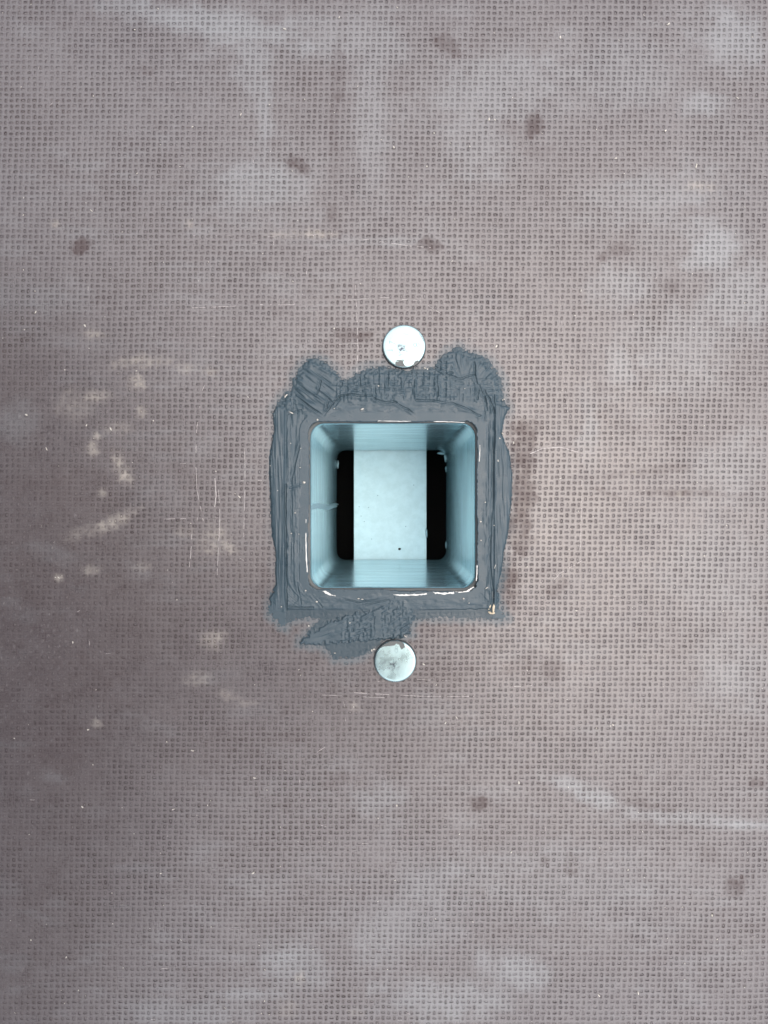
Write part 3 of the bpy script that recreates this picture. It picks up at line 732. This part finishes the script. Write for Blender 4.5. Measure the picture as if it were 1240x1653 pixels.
# ------------------------------------------------------------------ two flat bolt heads
def bolt(px, py, rad, label, smudges, marks):
    x, y, _ = W(px, py)
    e = empty('bolt', (x, y, 0), label, 'bolt', 'bolt heads on either side of the tube')
    R = rad * PX
    prof = [(0, .00150), (.5, .0015), (.85, .00148), (.94, .00145), (.975, .00139), (.995, .00126), (1.0, .0011), (1.0, .0003), (.985, .00005)]
    n = 72; V = [(0, 0, prof[0][1])]; F = []
    for rr, z in prof[1:]:
        for k in range(n):
            a = 2 * math.pi * k / n; V.append((R * rr * math.cos(a), R * rr * math.sin(a), z))
    for k in range(n): F.append((0, 1 + k, 1 + (k + 1) % n))
    for j in range(len(prof) - 2):
        for k in range(n):
            a, b = 1 + j * n + k, 1 + j * n + (k + 1) % n
            F.append((a, a + n, b + n, b))
    me = bpy.data.meshes.new('bolt_head'); me.from_pydata(V, [], F); me.shade_smooth()
    head = link('bolt_head', me, M_bolt, e)
    # thin dark ring under the rim
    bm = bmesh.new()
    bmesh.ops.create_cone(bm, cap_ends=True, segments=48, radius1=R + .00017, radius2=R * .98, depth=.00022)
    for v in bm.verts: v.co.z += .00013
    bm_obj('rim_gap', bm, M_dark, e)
    for k, pl in enumerate(smudges): chip('sealant_smudge', pl, .00128, .00030, M_smudge_gap, e, (x, y), .5, 50 + k, 3)
    # faint stamped marks
    for pts_ in marks:
        bm = bmesh.new(); w = .00007
        P2 = [Vector((W(a, b)[0] - x, W(a, b)[1] - y, 0)) for a, b in pts_]
        for i in range(len(P2) - 1):
            d = (P2[i + 1] - P2[i]); 
            nrm = Vector((-d.y, d.x, 0)).normalized() * w
            za = .00150 - .00002 * (P2[i].length / R) ** 2; zb_ = .00150 - .00002 * (P2[i + 1].length / R) ** 2
            vv = [bm.verts.new(p + s + Vector((0, 0, z))) for p, s, z in ((P2[i], nrm, za - .00004), (P2[i + 1], nrm, zb_ - .00004), (P2[i + 1], nrm * 0, zb_ + .00005), (P2[i], nrm * 0, za + .00005),
                                                                           (P2[i], -nrm, za - .00004), (P2[i + 1], -nrm, zb_ - .00004))]
            bm.faces.new((vv[0], vv[1], vv[2], vv[3])); bm.faces.new((vv[3], vv[2], vv[5], vv[4]))
        bmesh.ops.recalc_face_normals(bm, faces=bm.faces)
        bm_obj('stamped_mark', bm, M_bolt, head)
    return e

def loop(cx, cy, rx, ry, n=12):
    return [(cx + rx * math.cos(2 * math.pi * k / n), cy + ry * math.sin(2 * math.pi * k / n)) for k in range(n + 1)]
bolt(652.2, 560.6, 34.6, 'shiny flat bolt head beside the two-lobed sealant smear, smudge with a bright streak', 
     [[(637.5, 586), (644, 584.5), (652, 583), (651, 587), (653, 591), (658, 593.2), (651, 594), (643, 592.5), (638, 590)],
      [(669, 585), (674, 583), (676, 584.5), (675, 588), (669, 592), (663, 593), (667, 589.5)],
      [(639, 583.6), (652, 582.2), (651, 583.6), (640, 585.5)]],
     [loop(669.5, 558.6, 2.3, 2.8), loop(674.2, 558.6, 2.3, 2.8), [(651, 541), (657, 541.5), (662, 544)], [(629, 553), (634, 555), (639, 557.5)],
      [(629, 551.5), (629, 557)], [(672, 567), (683, 568)], [(624, 567), (634, 567)], [(676, 540), (681, 547), (684, 553)]])
bolt(638.0, 1066.0, 33.6, 'shiny flat bolt head half touched by the pointed lower sealant smear', 
     [[(611, 1046), (617, 1043), (625, 1041.5), (636, 1040.5), (640, 1037), (644, 1039), (647, 1044), (648.5, 1047), (654.5, 1043), (653.5, 1038), (647.5, 1033.5), (638, 1033), (628, 1034), (618, 1039)]],
     [loop(640, 1043.6, 2.2, 2.2), loop(640, 1048.8, 2.6, 2.6), [(641, 1080), (643, 1088), (645, 1088.5)], [(655, 1057), (657, 1064)], [(659, 1061), (668, 1060)], loop(639.5, 1065, 4.5, 5.5)])

# ------------------------------------------------------------------ crumbs and flecks
wc = empty('wood_splinters', W(793.5, 985, 0), 'pale wood splinters caught in the corner of the sealant', 'splinter')
for k, (px, py, l, w_, a) in enumerate([(790, 980, 4.2, 1.7, 1.2), (796.5, 982, 6.6, 1.9, 1.45), (791, 989, 3.6, 1.6, -.5), (795.8, 989.5, 3.2, 1.7, .3)]):
    bm = bmesh.new(); bmesh.ops.create_icosphere(bm, subdivisions=2, radius=1); r = random.Random(80 + k)
    for v in bm.verts:
        f = 1 + r.uniform(-.22, .22)
        x, y, z = v.co.x * l * PX * f, v.co.y * w_ * PX * f, v.co.z * 1.8 * PX * f
        v.co = (x * math.cos(a) - y * math.sin(a) + (px - 793.5) * PX, x * math.sin(a) + y * math.cos(a) - (py - 985) * PX, z + .0005)
    bm_obj('splinter', bm, M_wood, wc)

def flecks(name, spots, mat, label, cat):
    bm = bmesh.new(); r = random.Random(12)
    for (px, py, L, w_, a, z) in spots:
        n0 = len(bm.verts)
        res = bmesh.ops.create_icosphere(bm, subdivisions=1, radius=1)
        for v in res['verts']:
            f = 1 + r.uniform(-.3, .3)
            x, y = v.co.x * L * f, v.co.y * w_ * f
            v.co = (*[(x * math.cos(a) - y * math.sin(a) + px - CX) * PX, (-(x * math.sin(a) + y * math.cos(a)) - py + CY) * PX], z + .00012 + v.co.z * min(w_, .9) * PX)
    return bm_obj(name, bm, mat, None, True, label=label, cat=cat, kind='stuff')
r = random.Random(44)
S = []
for (x, y) in [(148, 340), (152, 156), (547, 28), (460, 48), (390, 186), (310, 206), (705, 1106), (1124, 266), (1123, 270), (1074, 212), (1191, 158), (790, 194),
               (798, 194), (1172, 848), (1136, 898), (930, 986), (905, 772), (310, 1212), (118, 1036), (143, 1178), (412, 1256), (280, 1306), (133, 1303),
               (50, 1517), (108, 1544), (260, 1410), (410, 1408), (838, 1262), (738, 1158), (985, 1172), (990, 1170), (720, 1166), (1014, 1404), (764, 1487),
               (1030, 1602), (966, 1606), (826, 1376), (1150, 1478), (760, 576), (758, 573), (686, 594), (690, 597), (141, 686), (137, 526), (58, 505), (42, 670),
               (75, 725), (180, 693), (247, 680), (386, 802), (285, 968), (498, 1010), (600, 1050), (603, 1048), (684, 1073), (650, 1024), (655, 1027), (96, 932),
               (812, 700), (830, 715), (802, 560), (937, 470), (640, 1300), (660, 1050), (1080, 40), (905, 60), (700, 215), (635, 238), (690, 270), (995, 256), (660, 285)]:
    S.append((x + r.uniform(-1, 1), y + r.uniform(-1, 1), r.uniform(1.4, 3.4), r.uniform(.8, 1.5), r.uniform(0, 3.14), 0))
for k in range(260):
    x, y = r.uniform(-60, 1300), r.uniform(-60, 1710)
    if abs(x - TUBE_C[0]) < 215 and abs(y - TUBE_C[1]) < 260: continue
    S.append((x, y, r.uniform(.6, 1.8), r.uniform(.4, .9), r.uniform(0, 3.14), 0))
flecks('floor_flecks', S, M_fleck, 'tiny pale flecks of dust and splinter strewn over the floor', 'debris')
S = [(491.5, 779, 2.6, 2.2, 0, .00055), (803.5, 744, 2.2, 1.8, 1, .0006), (815, 756, 1.6, 1.3, 1, .0006), (783, 811, 1.3, 1.2, 0, .00055), (775.5, 842, 1.7, 1.5, 0, .0005),
     (806, 708, 1.6, 1, .8, .0006), (797, 848, 1, 1, 0, .0006), (776, 872, 1.2, 1, 0, .0006), (477, 828, 1.2, 1, 0, .0005), (449, 792, 1.1, .9, 0, .0007), (446, 759, 1.1, .9, 0, .0006),
     (512, 971, 1.8, 1.4, 0, .0005), (494, 953, 1.3, 1, 0, .0005), (455, 979, 1.2, 1, 0, .0005), (585, 661, 3.4, 1.4, -.4, .0006), (471, 667, 5, 1, .5, .0007), (463, 639, 2.6, 1.2, -.9, .0006),
     (461, 641, 2, 1, -1.2, .0006), (785, 949, 3, 1, -.6, .0005), (748, 966, 1.6, 1.2, 0, .0005), (757, 973, 1.2, 1, 0, .0005), (798, 963, 2.2, .7, -.8, .0005), (799, 913, 5, .6, -1.2, .0006),
     (579, 966, 2, .8, 0, .0005), (585, 967, 2.4, .8, 0, .0005), (483, 862, 1, .8, 0, .0005), (471, 861, 1, .8, 0, .0005), (813, 645, 1.2, 1, 0, .0006), (811, 646, .8, 1, 0, .0006),
     (513, 678, 1.6, 2, 0, .0005), (611, 624, 1.5, 1, 0, .0008), (470, 716, .9, .9, 0, .0006), (486, 724, .8, .8, 0, .0005), (485, 755, 1, .8, 0, .0006), (437, 752, 1.2, .8, 0, .0004),
     (540, 660, 1, .8, 0, .0006), (750, 628, 1, .8, 0, .0007), (565, 1005, 1.4, .8, 0, .0004), (541, 1054, 2, .7, 0, .0002)]
flecks('joint_flecks', S, M_fleck, 'white specks and slivers stuck in the grey sealant', 'debris')

# ------------------------------------------------------------------ the person kneeling beside the joint, whose body shades the floor
def skin_body(name, joints, bones, mat, parent, root=0, sub=2):
    me = bpy.data.meshes.new(name); me.from_pydata([j[0] for j in joints], bones, [])
    o = link(name, me, mat, parent)
    sk = o.modifiers.new('skin', 'SKIN'); sk.use_smooth_shade = True
    if not me.skin_vertices: 
        bpy.context.view_layer.objects.active = o
    for v, j in zip(me.skin_vertices[0].data, joints):
        v.radius = (j[1], j[2] if len(j) > 2 else j[1]); v.use_root = False
    me.skin_vertices[0].data[root].use_root = True
    ss = o.modifiers.new('sub', 'SUBSURF'); ss.levels = sub; ss.render_levels = sub
    return o
M_skin = mat_simple('skin', (0.42, 0.26, 0.19), 0.5, .08, 60)
M_jacket = mat_simple('dark_jacket_cloth', (0.022, 0.024, 0.030), 0.9, .2, 300)
M_trousers = mat_simple('dark_trouser_cloth', (0.030, 0.030, 0.034), 0.9, .2, 300)
M_hair = mat_simple('dark_hair', (0.020, 0.015, 0.012), 0.7, .3, 400)
M_shoe = mat_simple('black_shoe', (0.015, 0.015, 0.015), 0.6)
PY = -0.125
person = empty('person', (-.59, PY, 0), 'person in dark jacket kneeling and leaning over the tube', 'person')
def q_(x, y, z): return (x + .75, y, z if z < .25 else .25 + (z - .25) * .72)      # crouched low
hands = []
J = [(q_(-.82, 0, .43), .13, .12), (q_(-.66, 0, .53), .13, .12), (q_(-.48, 0, .605), .14, .12), (q_(-.37, 0, .63), .06), (q_(-.31, 0, .615), .055),
     (q_(-.25, 0, .585), .085, .075), (q_(-.19, 0, .545), .095, .08), (q_(-.135, 0, .515), .075, .065), (q_(-.20, 0, .44), .016)]
Bn = [(0, 1), (1, 2), (2, 3), (3, 4), (4, 5), (5, 6), (6, 7), (6, 8)]
for s_ in (-1, 1):
    b = len(J)
    J += [(q_(-.43, .19 * s_, .60), .062), (q_(-.45, .25 * s_, .36), .046), (q_(-.53, .20 * s_, .225), .030), (q_(-.555, .18 * s_, .195), .034, .018)]
    Bn += [(2, b), (b, b + 1), (b + 1, b + 2), (b + 2, b + 3)]
    for k in range(4):
        f = len(J); yy = (.152 + .019 * k) * s_; ln = (.9, 1.0, .95, .75)[k]
        J += [(q_(-.585, yy, .187), .0095), (q_(-.585 + -.03 * ln, yy, .176), .0088), (q_(-.585 - .05 * ln, yy, .158), .0075)]
        Bn += [(b + 3, f), (f, f + 1), (f + 1, f + 2)]
    f = len(J)
    J += [(q_(-.548, .142 * s_, .185), .011), (q_(-.572, .128 * s_, .172), .009)]
    Bn += [(b + 3, f), (f, f + 1)]
    b = len(J)
    J += [(q_(-.80, .10 * s_, .40), .085), (q_(-.56, .15 * s_, .075), .058), (q_(-.92, .14 * s_, .055), .042), (q_(-1.0, .14 * s_, .04), .035)]
    Bn += [(0, b), (b, b + 1), (b + 1, b + 2), (b + 2, b + 3)]
body = skin_body('body', J, Bn, M_skin, person)
JJ = [(q_(-.80, 0, .45), .15, .14), (q_(-.66, 0, .535), .155, .14), (q_(-.48, 0, .61), .19, .165), (q_(-.385, 0, .63), .10)]
BB = [(0, 1), (1, 2), (2, 3)]
for s_ in (-1, 1):
    b = len(JJ)
    JJ += [(q_(-.43, .19 * s_, .60), .080), (q_(-.45, .25 * s_, .36), .060), (q_(-.52, .205 * s_, .24), .042)]
    BB += [(2, b), (b, b + 1), (b + 1, b + 2)]
skin_body('jacket', JJ, BB, M_jacket, person)
JJ = [(q_(-.83, 0, .42), .12, .12)]; BB = []
for s_ in (-1, 1):
    b = len(JJ)
    JJ += [(q_(-.80, .10 * s_, .40), .10), (q_(-.56, .15 * s_, .082), .068), (q_(-.90, .14 * s_, .068), .054)]
    BB += [(0, b), (b, b + 1), (b + 1, b + 2)]
skin_body('trousers', JJ, BB, M_trousers, person)
for s_ in (-1, 1):
    skin_body('shoe', [(q_(-.93, .14 * s_, .06), .05), (q_(-.99, .14 * s_, .055), .048), (q_(-1.03, .14 * s_, .045), .04), (q_(-1.05, .14 * s_, .12), .03)], [(0, 1), (1, 2), (2, 3)], M_shoe, person)
skin_body('hair', [(q_(-.275, 0, .63), .07, .06), (q_(-.21, 0, .60), .10, .07), (q_(-.14, 0, .56), .085, .06), (q_(-.10, 0, .52), .05)], [(0, 1), (1, 2), (2, 3)], M_hair, person)
person.location.y = PY
